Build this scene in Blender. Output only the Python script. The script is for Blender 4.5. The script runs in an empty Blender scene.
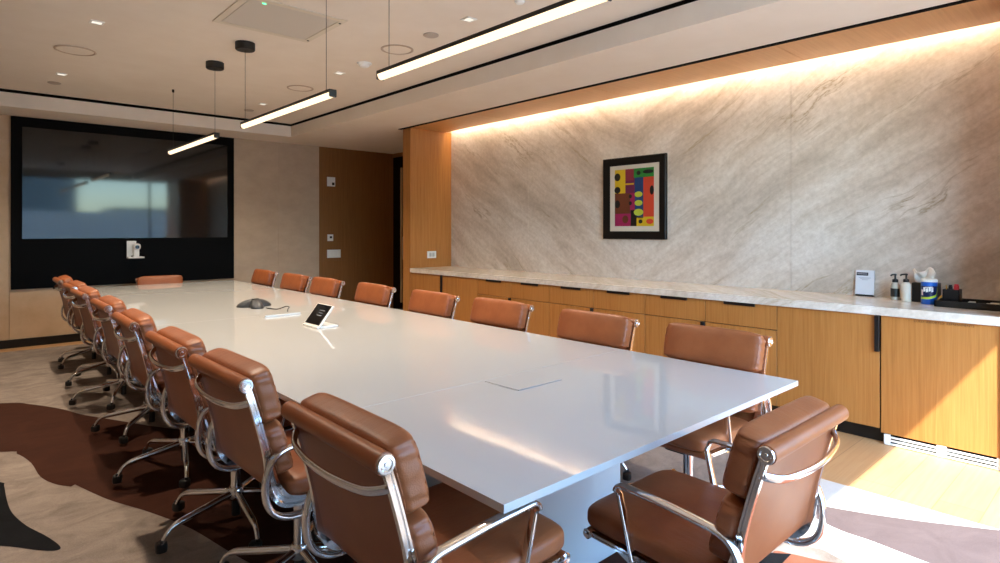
import bpy, bmesh, math, random
from mathutils import Vector, Matrix
random.seed(7)
sc = bpy.context.scene
COL = sc.collection
R = math.radians
PI = math.pi

# ------------------------------------------------------------------ materials
def rgb(h):
    h = h.lstrip('#')
    c = [int(h[i:i+2], 16)/255 for i in (0, 2, 4)]
    return tuple((x/12.92 if x <= .04045 else ((x+.055)/1.055)**2.4) for x in c) + (1,)

class NT:
    def __init__(s, name):
        s.m = bpy.data.materials.new(name); s.m.use_nodes = True
        s.t = s.m.node_tree; s.t.nodes.clear()
        s.out = s.t.nodes.new('ShaderNodeOutputMaterial')
    def n(s, typ, **kw):
        nd = s.t.nodes.new('ShaderNode'+typ)
        for k, v in kw.items():
            if k in ('inp',):
                for a, b in v.items():
                    if hasattr(b, 'links') or isinstance(b, bpy.types.NodeSocket): s.t.links.new(b, nd.inputs[a])
                    else: nd.inputs[a].default_value = b
            else: setattr(nd, k, v)
        return nd
    def link(s, a, b): s.t.links.new(a, b)
    def bsdf(s, **inp):
        b = s.n('BsdfPrincipled', inp=inp); s.link(b.outputs[0], s.out.inputs[0]); s.b = b; return b
    def coord(s, scale=(1, 1, 1), rot=(0, 0, 0)):
        tc = s.n('TexCoord'); mp = s.n('Mapping', inp={'Scale': scale, 'Rotation': rot}); s.link(tc.outputs['Object'], mp.inputs[0]); return mp.outputs[0]
    def noise(s, vec, scale=1, detail=4, rough=.5, dist=0):
        return s.n('TexNoise', inp={'Vector': vec, 'Scale': scale, 'Detail': detail, 'Roughness': rough, 'Distortion': dist}).outputs['Fac']
    def ramp(s, fac, stops):
        r = s.n('ValToRGB'); e = r.color_ramp.elements
        while len(e) < len(stops): e.new(.5)
        for el, (p, c) in zip(e, stops): el.position = p; el.color = c
        s.link(fac, r.inputs[0]); return r.outputs[0]
    def mix(s, fac, a, b, mode='MIX'):
        m = s.n('MixRGB', blend_type=mode, inp={'Fac': fac, 'Color1': a, 'Color2': b}); return m.outputs[0]
    def math(s, op, a, b=0.0):
        m = s.n('Math', operation=op, inp={0: a, 1: b}); return m.outputs[0]
    def bump(s, h, strength=.2, dist=.01):
        b = s.n('Bump', inp={'Strength': strength, 'Distance': dist, 'Height': h}); s.link(b.outputs[0], s.b.inputs['Normal'])

def plain(name, col, rough=.5, metal=0, spec=.5, **kw):
    t = NT(name); t.bsdf(**{'Base Color': rgb(col) if isinstance(col, str) else col, 'Roughness': rough, 'Metallic': metal, 'Specular IOR Level': spec, **kw}); return t.m

def mottled(name, c1, c2, scale=6, rough=.8, bump=0, spec=.3, stretch=(1, 1, 1), detail=5, lo=.35, hi=.65):
    t = NT(name); v = t.coord(stretch); f = t.noise(v, scale, detail, .6)
    t.bsdf(**{'Base Color': t.ramp(f, [(lo, rgb(c1)), (hi, rgb(c2))]), 'Roughness': rough, 'Specular IOR Level': spec})
    if bump: t.bump(t.noise(v, scale*12, 3), bump, .004)
    return t.m

def wood(name, c1, c2, c3, rough=.38, grain=(38, 38, 1.2), spec=.35):
    t = NT(name); v = t.coord(grain); f = t.noise(v, 1.6, 6, .62, .25)
    g = t.noise(t.coord((grain[0]*4, grain[1]*4, grain[2]*3)), 1.0, 3, .5)
    big = t.noise(t.coord((2.2, 2.2, .25)), 1.0, 3, .5)
    col = t.ramp(f, [(.28, rgb(c1)), (.5, rgb(c2)), (.74, rgb(c3))])
    col = t.mix(.22, col, t.ramp(g, [(.35, rgb(c1)), (.65, rgb(c3))]))
    col = t.mix(.18, col, t.ramp(big, [(.35, rgb(c1)), (.65, rgb(c3))]))
    t.bsdf(**{'Base Color': col, 'Roughness': rough, 'Specular IOR Level': spec})
    t.bump(f, .05, .002)
    return t.m

def emis(name, col, strength):
    t = NT(name); e = t.n('Emission', inp={'Color': col, 'Strength': strength}); t.link(e.outputs[0], t.out.inputs[0]); return t.m

M = {}
M['oak'] = wood('oak_veneer', '#99612d', '#ae743a', '#bc8448')
M['oak_ceiling'] = wood('oak_ceiling_panel', '#b98350', '#c68f58', '#d09a67', grain=(1.2, 38, 38))
M['oak_dark'] = wood('oak_panel_matte', '#7c5127', '#8a5d30', '#956738', rough=.5)
M['paint'] = mottled('ceiling_paint', '#e2d6c8', '#e6dbce', 3, .9)
M['fabric_wall'] = mottled('wall_fabric_beige', '#c3a688', '#cdb194', 5, .9, .12, stretch=(1, 1, 1))
M['fabric_grey'] = mottled('wall_fabric_greige', '#b8a38c', '#c2ad96', 4, .9, .12, stretch=(1, 1, 1.6))
M['black'] = plain('black_satin', '#0c0b0b', .45)
M['black_gap'] = plain('black_reveal', '#050505', .9, spec=.1)
M['tv_panel'] = plain('black_wall_panel', '#040405', .6, spec=.08)
M['tv_screen'] = plain('display_glass', '#1a1c1e', .055, spec=.45)
M['chrome'] = plain('polished_aluminium', (.82, .82, .83, 1), .1, 1)
M['steel'] = plain('brushed_steel', (.55, .54, .52, 1), .3, 1)
M['white_plastic'] = plain('white_plastic', '#e9e7e2', .35)
M['white_paint'] = plain('white_metal', '#eceae4', .4)
M['dark_plastic'] = plain('black_plastic', '#141414', .4)
M['rubber'] = plain('black_rubber', '#0e0e0f', .5)
M['glass_dark'] = plain('dark_glass', '#0a0c10', .08)
M['red'] = plain('red_plastic', '#c4222a', .4)
M['yellow'] = plain('yellow_plastic', '#d8a03a', .4)
M['tissue'] = plain('tissue_paper', '#f4eadd', .9)

t = NT('white_lacquer'); t.bsdf(**{'Base Color': rgb('#bfbfbd'), 'Roughness': .045, 'Specular IOR Level': .55}); M['lacquer'] = t.m
t = NT('white_laminate'); t.bsdf(**{'Base Color': rgb('#b9bdc0'), 'Roughness': .3}); M['laminate'] = t.m

t = NT('tan_leather'); v = t.coord((1, 1, 1))
f = t.noise(v, 9, 4); t.bsdf(**{'Base Color': t.ramp(f, [(.3, rgb('#8c4c29')), (.7, rgb('#9f5b34'))]), 'Roughness': .42, 'Specular IOR Level': .45})
vo = t.n('TexVoronoi', inp={'Vector': v, 'Scale': 260}).outputs['Distance']
wr = t.noise(t.coord((60, 8, 14)), 1, 3)
h = t.math('ADD', t.math('MULTIPLY', vo, .25), t.math('MULTIPLY', wr, 1.0)); t.bump(h, .32, .004); M['leather'] = t.m
t = NT('tan_leather_smooth'); v = t.coord((1, 1, 1))
f = t.noise(v, 7, 4); t.bsdf(**{'Base Color': t.ramp(f, [(.3, rgb('#914f2a')), (.7, rgb('#9d5932'))]), 'Roughness': .4, 'Specular IOR Level': .45})
t.bump(t.n('TexVoronoi', inp={'Vector': v, 'Scale': 260}).outputs['Distance'], .06, .002); M['leather_flat'] = t.m

# quartzite: mirrored slabs, diagonal veins
def stone(name, mirror, cols, vein, rough, scale=1.0):
    t = NT(name); tc = t.n('TexCoord'); sx = t.n('SeparateXYZ'); t.link(tc.outputs['Object'], sx.inputs[0])
    q = t.math('ABSOLUTE', t.math('SUBTRACT', sx.outputs['Y'], mirror))
    q = t.math('ADD', q, sx.outputs['X'])
    a = R(33)
    al = t.math('ADD', t.math('MULTIPLY', q, math.cos(a)), t.math('MULTIPLY', sx.outputs['Z'], math.sin(a)))
    ac = t.math('ADD', t.math('MULTIPLY', q, -math.sin(a)), t.math('MULTIPLY', sx.outputs['Z'], math.cos(a)))
    wob = t.noise(tc.outputs['Object'], 1.3, 3)
    ac = t.math('ADD', ac, t.math('MULTIPLY', wob, .22))
    def vec(k1, k2):
        c = t.n('CombineXYZ'); t.link(t.math('MULTIPLY', al, k1*scale), c.inputs[0]); t.link(t.math('MULTIPLY', ac, k2*scale), c.inputs[1]); return c.outputs[0]
    broad = t.noise(vec(.5, 2.2), 1.5, 6, .62, .15)
    col = t.ramp(broad, [(.28, rgb(cols[0])), (.46, rgb(cols[1])), (.6, rgb(cols[2])), (.75, rgb(cols[1]))])
    fine = t.noise(vec(2.2, 20), 1.5, 8, .72, .35)
    col = t.mix(.36, col, t.ramp(fine, [(.3, rgb(cols[0])), (.55, rgb(cols[2])), (.72, rgb(cols[2]))]), 'MULTIPLY')
    cry = t.noise(tc.outputs['Object'], 24, 6, .7)
    col = t.mix(.28, col, t.ramp(cry, [(.35, rgb('#b9aa98')), (.62, rgb('#ffffff'))]), 'MULTIPLY')
    vn = t.noise(vec(.5, 3.6), 1.2, 6, .62, .35)
    line = t.ramp(t.math('ABSOLUTE', t.math('SUBTRACT', vn, .5)), [(0, (1, 1, 1, 1)), (.012, (.35, .35, .35, 1)), (.035, (0, 0, 0, 1))])
    msk = t.ramp(t.noise(vec(.7, 1.4), 1.7, 3), [(.47, (0, 0, 0, 1)), (.66, (.75, .75, .75, 1))])
    fac = t.n('MixRGB', blend_type='MULTIPLY', inp={'Fac': 1.0, 'Color1': line, 'Color2': msk}).outputs[0]
    col = t.mix(fac, col, rgb(vein))
    t.bsdf(**{'Base Color': col, 'Roughness': rough, 'Specular IOR Level': .4}); return t.m
M['stone'] = stone('quartzite_wall', 3.62, ('#c3b5a6', '#e0d5c9', '#f0e9e1'), '#a08a68', .32)
M['counter'] = stone('quartzite_counter', 20, ('#d3c9bb', '#e2dacf', '#eee8e0'), '#b8a58a', .16)

# floor boards run along X
t = NT('oak_floor'); v = t.coord((1, 1, 1))
br = t.n('TexBrick', offset=.37, inp={'Vector': v, 'Color1': rgb('#b98e62'), 'Color2': rgb('#c59b6f'), 'Mortar': rgb('#8a6340'), 'Scale': 1.0, 'Mortar Size': .0022, 'Brick Width': 1.9, 'Row Height': .19, 'Bias': 0})
f = t.noise(t.coord((1.6, 34, 1)), 1.5, 6, .6, .3)
col = t.mix(.3, br.outputs['Color'], t.ramp(f, [(.3, rgb('#ad7f52')), (.7, rgb('#d0a97c'))]))
t.bsdf(**{'Base Color': col, 'Roughness': .42, 'Specular IOR Level': .35}); M['floor'] = t.m

def carpet(name, c1, c2):
    t = NT(name); v = t.coord((1, 1, 1))
    f = t.noise(t.coord((2.6, 3.6, 1)), 1.7, 6, .68, .8)
    g = t.noise(v, 140, 3)
    col = t.mix(.25, t.ramp(f, [(.32, rgb(c1)), (.66, rgb(c2))]), t.ramp(g, [(.3, rgb(c1)), (.7, rgb(c2))]))
    t.bsdf(**{'Base Color': col, 'Roughness': .95, 'Specular IOR Level': .1}); t.bump(g, .35, .004); return t.m
M['carpet_taupe'] = carpet('carpet_taupe', '#74675f', '#9d8f84')
M['carpet_brown'] = carpet('carpet_brown', '#371f17', '#44271c')
M['carpet_black'] = carpet('carpet_black', '#121214', '#1a1a1d')
M['carpet_white'] = carpet('carpet_white', '#c9c3bb', '#d8d3cc')
M['carpet_mauve'] = carpet('carpet_mauve', '#5f5150', '#6d5e5c')
M['carpet_rust'] = carpet('carpet_rust', '#7a4936', '#8a5744')

M['lamp'] = emis('lamp_diffuser', (1, .70, .42, 1), .95)
M['cove_led'] = emis('cove_led', (1, .84, .62, 1), 19)
M['downlight'] = emis('downlight_lens', (1, .9, .76, 1), .45)
M['green_led'] = emis('green_led', (.1, 1, .35, 1), 1.5)
t = NT('window_glass'); tr = t.n('BsdfTransparent', inp={'Color': (.93, .96, .97, 1)}); gl = t.n('BsdfGlossy', inp={'Roughness': .02})
mx = t.n('MixShader', inp={0: .05}); t.link(tr.outputs[0], mx.inputs[1]); t.link(gl.outputs[0], mx.inputs[2]); t.link(mx.outputs[0], t.out.inputs[0]); M['glass'] = t.m

# ------------------------------------------------------------------ mesh helpers
class MB:
    def __init__(s): s.bm = bmesh.new()
    def _mat(s, verts, mi):
        fs = set(f for v in verts for f in v.link_faces)
        for f in fs: f.material_index = mi
    def box(s, x0, x1, y0, y1, z0, z1, bev=0, seg=2, mi=0, mat=None):
        r = bmesh.ops.create_cube(s.bm, size=1); vs = r['verts']
        for v in vs:
            v.co = Vector(((x0+x1)/2+v.co.x*(x1-x0), (y0+y1)/2+v.co.y*(y1-y0), (z0+z1)/2+v.co.z*(z1-z0)))
        s._mat(vs, mi)
        if bev:
            es = list(set(e for v in vs for e in v.link_edges))
            rr = bmesh.ops.bevel(s.bm, geom=es, offset=bev, segments=seg, affect='EDGES', profile=.5, material=mi)
            vs = list(set(rr['verts']) | set(v for v in vs if v.is_valid))
        if mat is not None:
            for v in vs: v.co = mat @ v.co
        return s
    def sweep(s, pts, prof, side=None, caps=True, closed=False, scale=None, mi=0):
        pts = [Vector(p) for p in pts]; n = len(pts); rings = []; prev = None
        for i, p in enumerate(pts):
            a = pts[(i-1) % n] if (closed or i > 0) else p
            b = pts[(i+1) % n] if (closed or i < n-1) else p
            tg = (b-a).normalized()
            if side is not None:
                sd = Vector(side); nn = sd.cross(tg).normalized()
            else:
                if prev is None:
                    ref = Vector((0, 0, 1)) if abs(tg.z) < .9 else Vector((1, 0, 0)); sd = tg.cross(ref).normalized()
                else: sd = (prev - tg*prev.dot(tg)).normalized()
                prev = sd; nn = sd.cross(tg).normalized()
            k = scale[i] if scale else 1
            rings.append([s.bm.verts.new(p + sd*(c[0]*k) + nn*(c[1]*k)) for c in prof])
        m = len(prof); fs = []
        for i in range(n if closed else n-1):
            A, B = rings[i], rings[(i+1) % n]
            for j in range(m): fs.append(s.bm.faces.new((A[j], A[(j+1) % m], B[(j+1) % m], B[j])))
        if caps and not closed:
            fs.append(s.bm.faces.new(rings[0][::-1])); fs.append(s.bm.faces.new(rings[-1]))
        for f in fs: f.material_index = mi
        return s
    def tube(s, pts, r, seg=12, **k): return s.sweep(pts, [(r*math.cos(2*PI*i/seg), r*math.sin(2*PI*i/seg)) for i in range(seg)], **k)
    def cyl(s, a, b, r, seg=24, mi=0): return s.tube([a, b], r, seg, mi=mi)
    def lathe(s, prof, c=(0, 0, 0), seg=32, mi=0, mat=None):
        rings = []
        for r_, z in prof:
            ring = []
            for i in range(seg):
                a = 2*PI*i/seg; p = Vector((r_*math.cos(a), r_*math.sin(a), z))
                if mat is not None: p = mat @ p
                ring.append(s.bm.verts.new(p+Vector(c)))
            rings.append(ring)
        for A, B in zip(rings, rings[1:]):
            for j in range(seg):
                f = s.bm.faces.new((A[j], A[(j+1) % seg], B[(j+1) % seg], B[j])); f.material_index = mi
        for ring, rev in ((rings[0], True), (rings[-1], False)):
            f = s.bm.faces.new(ring[::-1] if rev else ring); f.material_index = mi
        return s
    def pad(s, c, half, ez=(0, 0, 1), ey=(0, 1, 0), n=6, cuts=9, mi=0, belly=0, n2=4.2, rip=0):
        old = set(s.bm.verts)
        r = bmesh.ops.create_cube(s.bm, size=2)
        es = list(set(e for v in r['verts'] for e in v.link_edges))
        bmesh.ops.subdivide_edges(s.bm, edges=es, cuts=cuts, use_grid_fill=True)
        vs = [v for v in s.bm.verts if v not in old]
        ez = Vector(ez).normalized(); ey = Vector(ey).normalized(); ex = ey.cross(ez)
        for v in vs:
            u = v.co
            p = Vector([math.copysign(abs(math.sin(x*PI/2))**.75 if abs(x) < 1 else 1, x) for x in u])
            if half[2] < half[1]: kk = (abs(p.x)**n+abs(p.y)**n)**(1/n); w_ = abs(p.z)
            else: kk = (abs(p.x)**n+abs(p.z)**n)**(1/n); w_ = abs(p.y)
            k = (kk**n2+w_**n2)**(-1/n2)
            p = p*k
            bul = 1+belly*(1-p.x**4)*(1-p.z**2)
            if rip and abs(p.x) > .8: p.x *= 1+rip*min(1, (abs(p.x)-.8)/.15)*(math.sin(p.z*19+3*p.x+1.2*math.sin(p.y*2))+.6*math.sin(p.z*31+p.y*1.7))*(1-p.z**6)
            v.co = Vector(c)+ex*(p.x*half[0])+ey*(p.y*half[1]*bul)+ez*(p.z*half[2])
        s._mat(vs, mi); return s
    def poly(s, pts, mi=0, thick=None, nrm=(0, 0, -1)):
        vs = [s.bm.verts.new(p) for p in pts]; f = s.bm.faces.new(vs); f.material_index = mi
        if thick:
            e = bmesh.ops.extrude_face_region(s.bm, geom=[f]); nv = [g for g in e['geom'] if isinstance(g, bmesh.types.BMVert)]
            d = Vector(nrm)*thick
            for v in nv: v.co += d
            for v in nv:
                for ff in v.link_faces: ff.material_index = mi
        return s
    def build(s, name, mats, parent=None, origin=None, smooth=True, ang=38, kind=None, norm=True):
        if norm: bmesh.ops.recalc_face_normals(s.bm, faces=s.bm.faces[:])
        off = Vector((0, 0, 0)); q = parent
        while q: off += q.location; q = q.parent
        if parent is None and origin is not None: off = Vector(origin)
        loc = Vector((0, 0, 0))
        if parent is not None and origin is not None: loc = Vector(origin)-off; off = Vector(origin)
        bmesh.ops.translate(s.bm, verts=s.bm.verts[:], vec=-off)
        me = bpy.data.meshes.new(name); s.bm.to_mesh(me); s.bm.free()
        for m in (mats if isinstance(mats, (list, tuple)) else [mats]): me.materials.append(M[m] if isinstance(m, str) else m)
        if smooth:
            me.shade_smooth(); me.set_sharp_from_angle(angle=R(ang))
        o = bpy.data.objects.new(name, me); COL.objects.link(o)
        if smooth:
            wn = o.modifiers.new('weighted', 'WEIGHTED_NORMAL'); wn.keep_sharp = True
        if parent is not None: o.parent = parent; o.location = loc
        else: o.location = off
        if kind: o['kind'] = kind
        return o

def smooth(pts, k=6):
    P = [Vector(p) for p in pts]; out = []
    for i in range(len(P)-1):
        a, b, c, d = P[max(i-1, 0)], P[i], P[i+1], P[min(i+2, len(P)-1)]
        for j in range(k):
            u = j/k
            out.append(.5*((2*b)+(c-a)*u+(2*a-5*b+4*c-d)*u*u+(3*b-a-3*c+d)*u**3))
    out.append(P[-1]); return out
def fillet(pts, r, k=7):
    P = [Vector(p) for p in pts]; out = [P[0]]
    for i in range(1, len(P)-1):
        rr = r[i-1] if isinstance(r, (list, tuple)) else r
        a = (P[i-1]-P[i]); b = (P[i+1]-P[i]); ra = min(rr, a.length*.49); rb = min(rr, b.length*.49)
        p0 = P[i]+a.normalized()*ra; p1 = P[i]+b.normalized()*rb
        for j in range(k+1):
            u = j/k; out.append(p0*(1-u)**2+P[i]*2*u*(1-u)+p1*u*u)
    out.append(P[-1]); return out

def thing(name, label, cat, loc, group=None):
    o = bpy.data.objects.new(name, None); o.empty_display_size = .1; COL.objects.link(o); o.location = loc
    return tag(o, label, cat, group)
def tag(o, label, cat, group=None):
    o['label'] = label; o['category'] = cat
    if group: o['group'] = group
    return o
def copy_tree(o, parent=None):
    c = o.copy(); COL.objects.link(c)
    if parent: c.parent = parent
    for ch in list(KIDS.get(o.name, [])): copy_tree(ch, c)
    return c
KIDS = {}
def index_kids():
    KIDS.clear()
    for o in COL.objects:
        if o.parent: KIDS.setdefault(o.parent.name, []).append(o)
def st(name, mb, mats, **k): return mb.build(name, mats, kind='structure', **k)

# ------------------------------------------------------------------ the room
SOF, CEIL = 2.79, 2.98
XL, YB, YF = -2.2, -.70, 9.257            # left wall, window wall, far wall
XS = 5.2                                   # stone face
st('floor', MB().box(XL-.1, 6.0, YB-.1, YF+.1, -.1, 0), 'floor')
# carpet with inlaid colour fields (one woven carpet)
def cr(pts, k=5): return [Vector((p.x, p.y, 0)) for p in smooth([(x, y, 0) for x, y in pts], k)]
cb = MB(); cb.box(XL+.05, 3.62, -.65, 8.95, 0.0005, .006, mi=0)
def field(pts, mi, z): cb.poly([(p[0], p[1], z) for p in pts], mi)
up = cr([(-1.6, 6.9), (-.6, 6.75), (.27, 6.32), (.45, 6.12), (.62, 5.79), (.71, 5.53), (.85, 5.24), (1.2, 4.6), (1.7, 4.2), (2.2, 3.5)])
up2 = cr([(2.2, 3.5), (2.75, 2.9), (2.7, 2.3), (2.3, 1.9), (2.1, 1.5)])
lo = cr([(2.1, 1.5), (1.7, 1.2), (1.3, 1.35), (1.05, 2.1), (.91, 2.61), (.82, 3.06), (.71, 3.39), (.59, 3.68), (.49, 4.02)]) + cr([(.47, 4.0), (.41, 4.1), (.36, 4.28), (.34, 4.57), (.29, 4.81), (.21, 4.93), (-.5, 5.3), (-1.6, 5.2)])
field(up+up2[1:]+lo[1:], 1, .0068)
field(cr([(-.3, 4.5), (.05, 4.48), (.19, 4.33), (.2, 4.26), (.2, 4.03), (.21, 3.83), (.25, 3.62), (.31, 3.43), (.345, 3.28), (.33, 3.245), (.27, 3.3), (.15, 3.46), (-.1, 3.7), (-.4, 3.9), (-.3, 4.5)])[:-1], 2, .0071)
field([(3.62, 1.5), (3.619, .49)] + cr([(3.61, .49), (3.53, .62), (3.45, .75), (3.36, .92), (3.29, 1.08), (3.2, 1.35), (3.3, 1.6), (3.5, 1.62)]), 3, .0068)
field(cr([(3.2, 1.35), (3.07, 1.03), (3.06, .86), (3.04, .68), (3.0, .2), (2.9, -.6)]) + cr([(2.6, -.6), (2.72, .5), (2.79, .88), (2.82, .98), (2.8, 1.07), (2.85, 1.25), (2.98, 1.42)]), 3, .0068)
field(cr([(2.78, .86), (2.72, .95), (2.68, 1.06), (2.62, 1.12), (2.3, 1.0), (2.1, .6), (2.2, 0), (2.55, -.4), (2.71, .5)]), 5, .0071)
field(cr([(2.68, 1.06), (2.61, 1.14), (2.45, 1.35), (2.3, 1.2), (2.4, 1.05)]), 2, .0074)
field([(3.617, .489), (3.617, -.6)] + cr([(2.97, -.6), (3.0, .2), (3.04, .68), (3.06, .86), (3.07, 1.03), (3.2, 1.35)]) + cr([(3.2, 1.35), (3.29, 1.08), (3.36, .92), (3.45, .75), (3.53, .62), (3.61, .495)])[1:], 4, .0066)
ca = st('floor_carpet', cb, ['carpet_mauve', 'carpet_brown', 'carpet_black', 'carpet_white', 'carpet_mauve', 'carpet_rust'], smooth=False, norm=False)
ca.data.materials[0] = M['carpet_taupe']
for p in ca.data.polygons:
    if p.normal.z < 0 and p.center.z > .0065: p.flip()

# ceiling: raised centre, shadow gap, lowered soffits
st('ceiling', MB().box(XL-.1, 3.72, YB-.1, 8.65, CEIL, CEIL+.1), 'paint', smooth=False)
XF, YFa = 3.66, 8.58
st('ceiling_soffit', MB().box(XF, 4.452, YB, YF, SOF, 2.945).box(XL, XF, YFa, YF, SOF, 2.945).box(4.452, 5.9, 6.93, YF, SOF, 2.945).box(XF+.02, 5.9, YB, YF, 2.945, 3.1).box(XL, XF+.03, YFa+.02, YF, 2.945, 3.1), 'paint', smooth=False)
st('trim_1', MB().box(XF+.004, XF+.02, YB, YFa+.02, 2.945, CEIL).box(XL, XF+.02, YFa+.004, YFa+.02, 2.945, CEIL), 'black_gap', smooth=False)
st('trim_2', MB().box(4.452, 4.502, YB, 6.93, SOF-.006, SOF+.06), 'black_gap', smooth=False)
pan = MB()
for a, b in ((-.7, .0), (.004, 1.903), (1.907, 3.663), (3.667, 5.4), (5.404, 6.74)): pan.box(4.502, 5.1, a, b, SOF, SOF+.03)
st('ceiling_wood_panel', pan, 'oak_ceiling', smooth=False)

# far wall
fw = MB(); fw.box(XL-.1, 6.0, YF+.05, YF+.15, 0, 3.1).box(XL, .478, YF, YF+.1, 0, SOF).box(.482, 3.738, YF, YF+.1, 0, SOF)
st('wall_back', fw, 'fabric_wall', smooth=False)
st('wall_back_panel', MB().box(3.072, 3.7392, YF-.012, YF, 0.1, SOF).box(3.7408, 4.418, YF-.012, YF+.1, .1, SOF).box(3.738, 3.743, YF+.002, YF+.1, 0, SOF).box(3.738, 4.42, YF, YF+.1, 0, .1), 'fabric_grey', smooth=False)
st('wall_back_oak', MB().box(4.421, 5.9, YF-.004, YF+.1, .9085, SOF).box(4.421, 5.9, YF-.004, YF+.1, 0, .9035).box(4.421, 5.9, YF+.004, YF+.1, .9, .91), 'oak_dark', smooth=False)
st('baseboard_back', MB().box(XL, 4.42, YF-.03, YF-.013, 0, .1), 'black', smooth=False)
# left and window walls
st('wall_left', MB().box(XL-.1, XL, YB-.1, YF, 0, CEIL), 'fabric_grey', smooth=False)
WX0, WX1, WZ = .75, 5.15, 2.79
st('wall_front', MB().box(XL, WX0, YB-.12, YB, 0, CEIL).box(WX0, WX1, YB-.12, YB, WZ, CEIL+.1).box(WX1, 5.9, YB-.12, YB, 0, CEIL), 'fabric_grey', smooth=False)
wf = MB()
for x in (WX0, 4.05, WX1-.05): wf.box(x, x+.05, YB-.1, YB-.04, 0, WZ)
wf.box(WX0, WX1, YB-.1, YB-.04, 0, .06).box(WX0, WX1, YB-.1, YB-.04, WZ-.02, WZ)
w1 = st('window_1', wf, 'black', smooth=False)
MB().box(WX0+.05, WX1-.05, YB-.074, YB-.066, .06, WZ-.02).build('window_pane', 'glass', w1, smooth=False)
# stone wall, oak reveals either side of the counter niche
sw = MB()
for a, b in ((.6, 2.0585), (2.0615, 3.6185), (3.6215, 5.179), (5.181, 6.72)): sw.box(XS, XS+.06, a, b, .0, 2.97)
sw.box(XS+.005, XS+.08, .6, 6.72, 0, 2.97)
st('wall_right', sw, 'stone', smooth=False)
st('wall_right_column', MB().box(4.51, 5.3, 6.72, 6.9, .9085, SOF-.0).box(4.51, 5.3, 6.72, 6.9, 0, .9045).box(4.515, 5.3, 6.725, 6.9, .9, .91), 'oak', smooth=False)
st('wall_right_pier', MB().box(4.5, 5.3, YB, .598, 0, SOF), 'oak', smooth=False)
st('wall_right_cove', MB().box(5.26, 5.34, YB, 6.9, 0, 3.05).box(5.0, 5.3, .6, 6.72, 2.97, 3.0), 'paint', smooth=False)
# alcove behind the column: side wall with a dark glazed door
st('wall_right_alcove', MB().box(5.83, 5.93, 6.9, 7.75, 0, SOF).box(5.83, 5.93, 7.75, 9.26, 2.72, SOF).box(5.3, 5.83, 6.86, 6.9, 0, SOF), 'oak_dark', smooth=False)
dr = MB().box(5.84, 5.87, 7.78, 9.25, 0.005, 2.72)
d1 = st('door_1', dr, 'glass_dark', smooth=False)
MB().box(5.815, 5.85, 8.955, 8.985, .14, 2.52, .004).build('door_edge_strip', plain('pale_edge', '#e0c49a', .5), d1)
MB().tube(fillet([(5.84, 8.86, .9), (5.79, 8.86, .9), (5.79, 8.86, 1.3), (5.84, 8.86, 1.3)], .02), .009).build('door_handle', 'steel', d1)
# outside ground
st('ground', MB().box(-40, 40, -60, YB-.12, -.25, -.1), plain('terrace_stone', '#b9b6b0', .9), smooth=False)

ext = MB()  # unseen building blocks, added and sized for the display's reflection
for (x0, x1, y_, h_) in ((-46, -30, -62, 6), (-28, -17, -60, 4.2), (-15.5, -8, -64, 9), (-6, 1, -60, 5.2), (3.2, 10, -62, 8.5), (13, 20, -60, 4), (22.5, 40, -64, 7.5)): ext.box(x0, x1, y_-8, y_, -.2, h_)
st('reflected_facade', ext, mottled('facade_glass', '#71858f', '#8d9fa8', .25, .4), smooth=False)
st('added_reflection_wall', MB().box(-30, 30, -8.3, -8, -.2, 2.1), plain('exterior_white', '#e6eaec', .8), smooth=False)  # unseen white wall, added to give the display a bright reflected band

# cove LED strip above the oak ceiling panel, washing the stone
led = MB().box(5.115, 5.14, .65, 6.68, 2.885, 2.897).build('cove_light_strip', 'cove_led', origin=(5.12, 3.66, 2.88), smooth=False)
tag(led, 'long warm light strip hidden in the slot above the stone wall', 'light')

# ------------------------------------------------------------------ credenza
XC = 4.52
def cab_body(p, y0, y1, kick=True):
    m = MB().box(XC+.02, XS-.005, y0+.002, y1-.002, .1, .849); m.build('body', 'black_gap', p, smooth=False)
    if kick: MB().box(XC+.06, XC+.075, y0, y1, 0, .1).build('kick_plate', 'black', p, smooth=False)
def front(name, p, y0, y1, z0, z1):
    return MB().box(XC, XC+.0185, y0+.0028, y1-.0028, z0, z1, .001, 1).build(name, 'oak', p, origin=(XC, (y0+y1)/2, (z0+z1)/2))
def pull(p, y0, y1, z0, z1, d=.012):
    return MB().box(XC-d, XC+.004, y0, y1, z0, z1, .0015, 1).build('pull_handle', 'black', p)
names = ['farthest pair of the three drawer pairs along the stone wall', 'middle pair of the three drawer pairs along the stone wall', 'nearest pair of the three drawer pairs, behind the closest right-hand chair']
for i, (y0, lab) in enumerate(((4.195, 0), (3.045, 1), (1.893, 2))):
    y1 = y0+1.15; ym = (y0+y1)/2
    c = thing('drawer_cabinet', 'oak cabinet with two drawers over two doors, ' + ('farthest of the drawer cabinets', 'middle one of the drawer cabinets', 'nearest of the drawer cabinets')[lab], 'cabinet', (XC+.3, ym, 0), 'drawer cabinets under the stone counter')
    cab_body(c, y0, y1)
    for a, b in ((y0, ym), (ym, y1)):
        d = front('drawer', c, a, b, .668, .846); pull(d, (a+b)/2-.125, (a+b)/2+.125, .826, .8485)
    for k, (a, b) in enumerate(((y0, ym), (ym, y1))):
        d = front('door', c, a, b, .102, .6625)
        if k == 1: pull(d, ym+.003, ym+.038, .608, .664)
c = thing('tall_door_cabinet', 'oak cabinet with one wide plain door beside the fridge front', 'cabinet', (XC+.3, 1.555, 0)); cab_body(c, 1.218, 1.893)
d = front('door', c, 1.222, 1.893, .102, .846); pull(d, 1.2215, 1.248, .61, .8475, .028)
c = thing('slim_door_cabinet', 'oak cabinet with a single door, second from the oak column', 'cabinet', (XC+.3, 5.7, 0)); cab_body(c, 5.345, 6.05)
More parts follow.
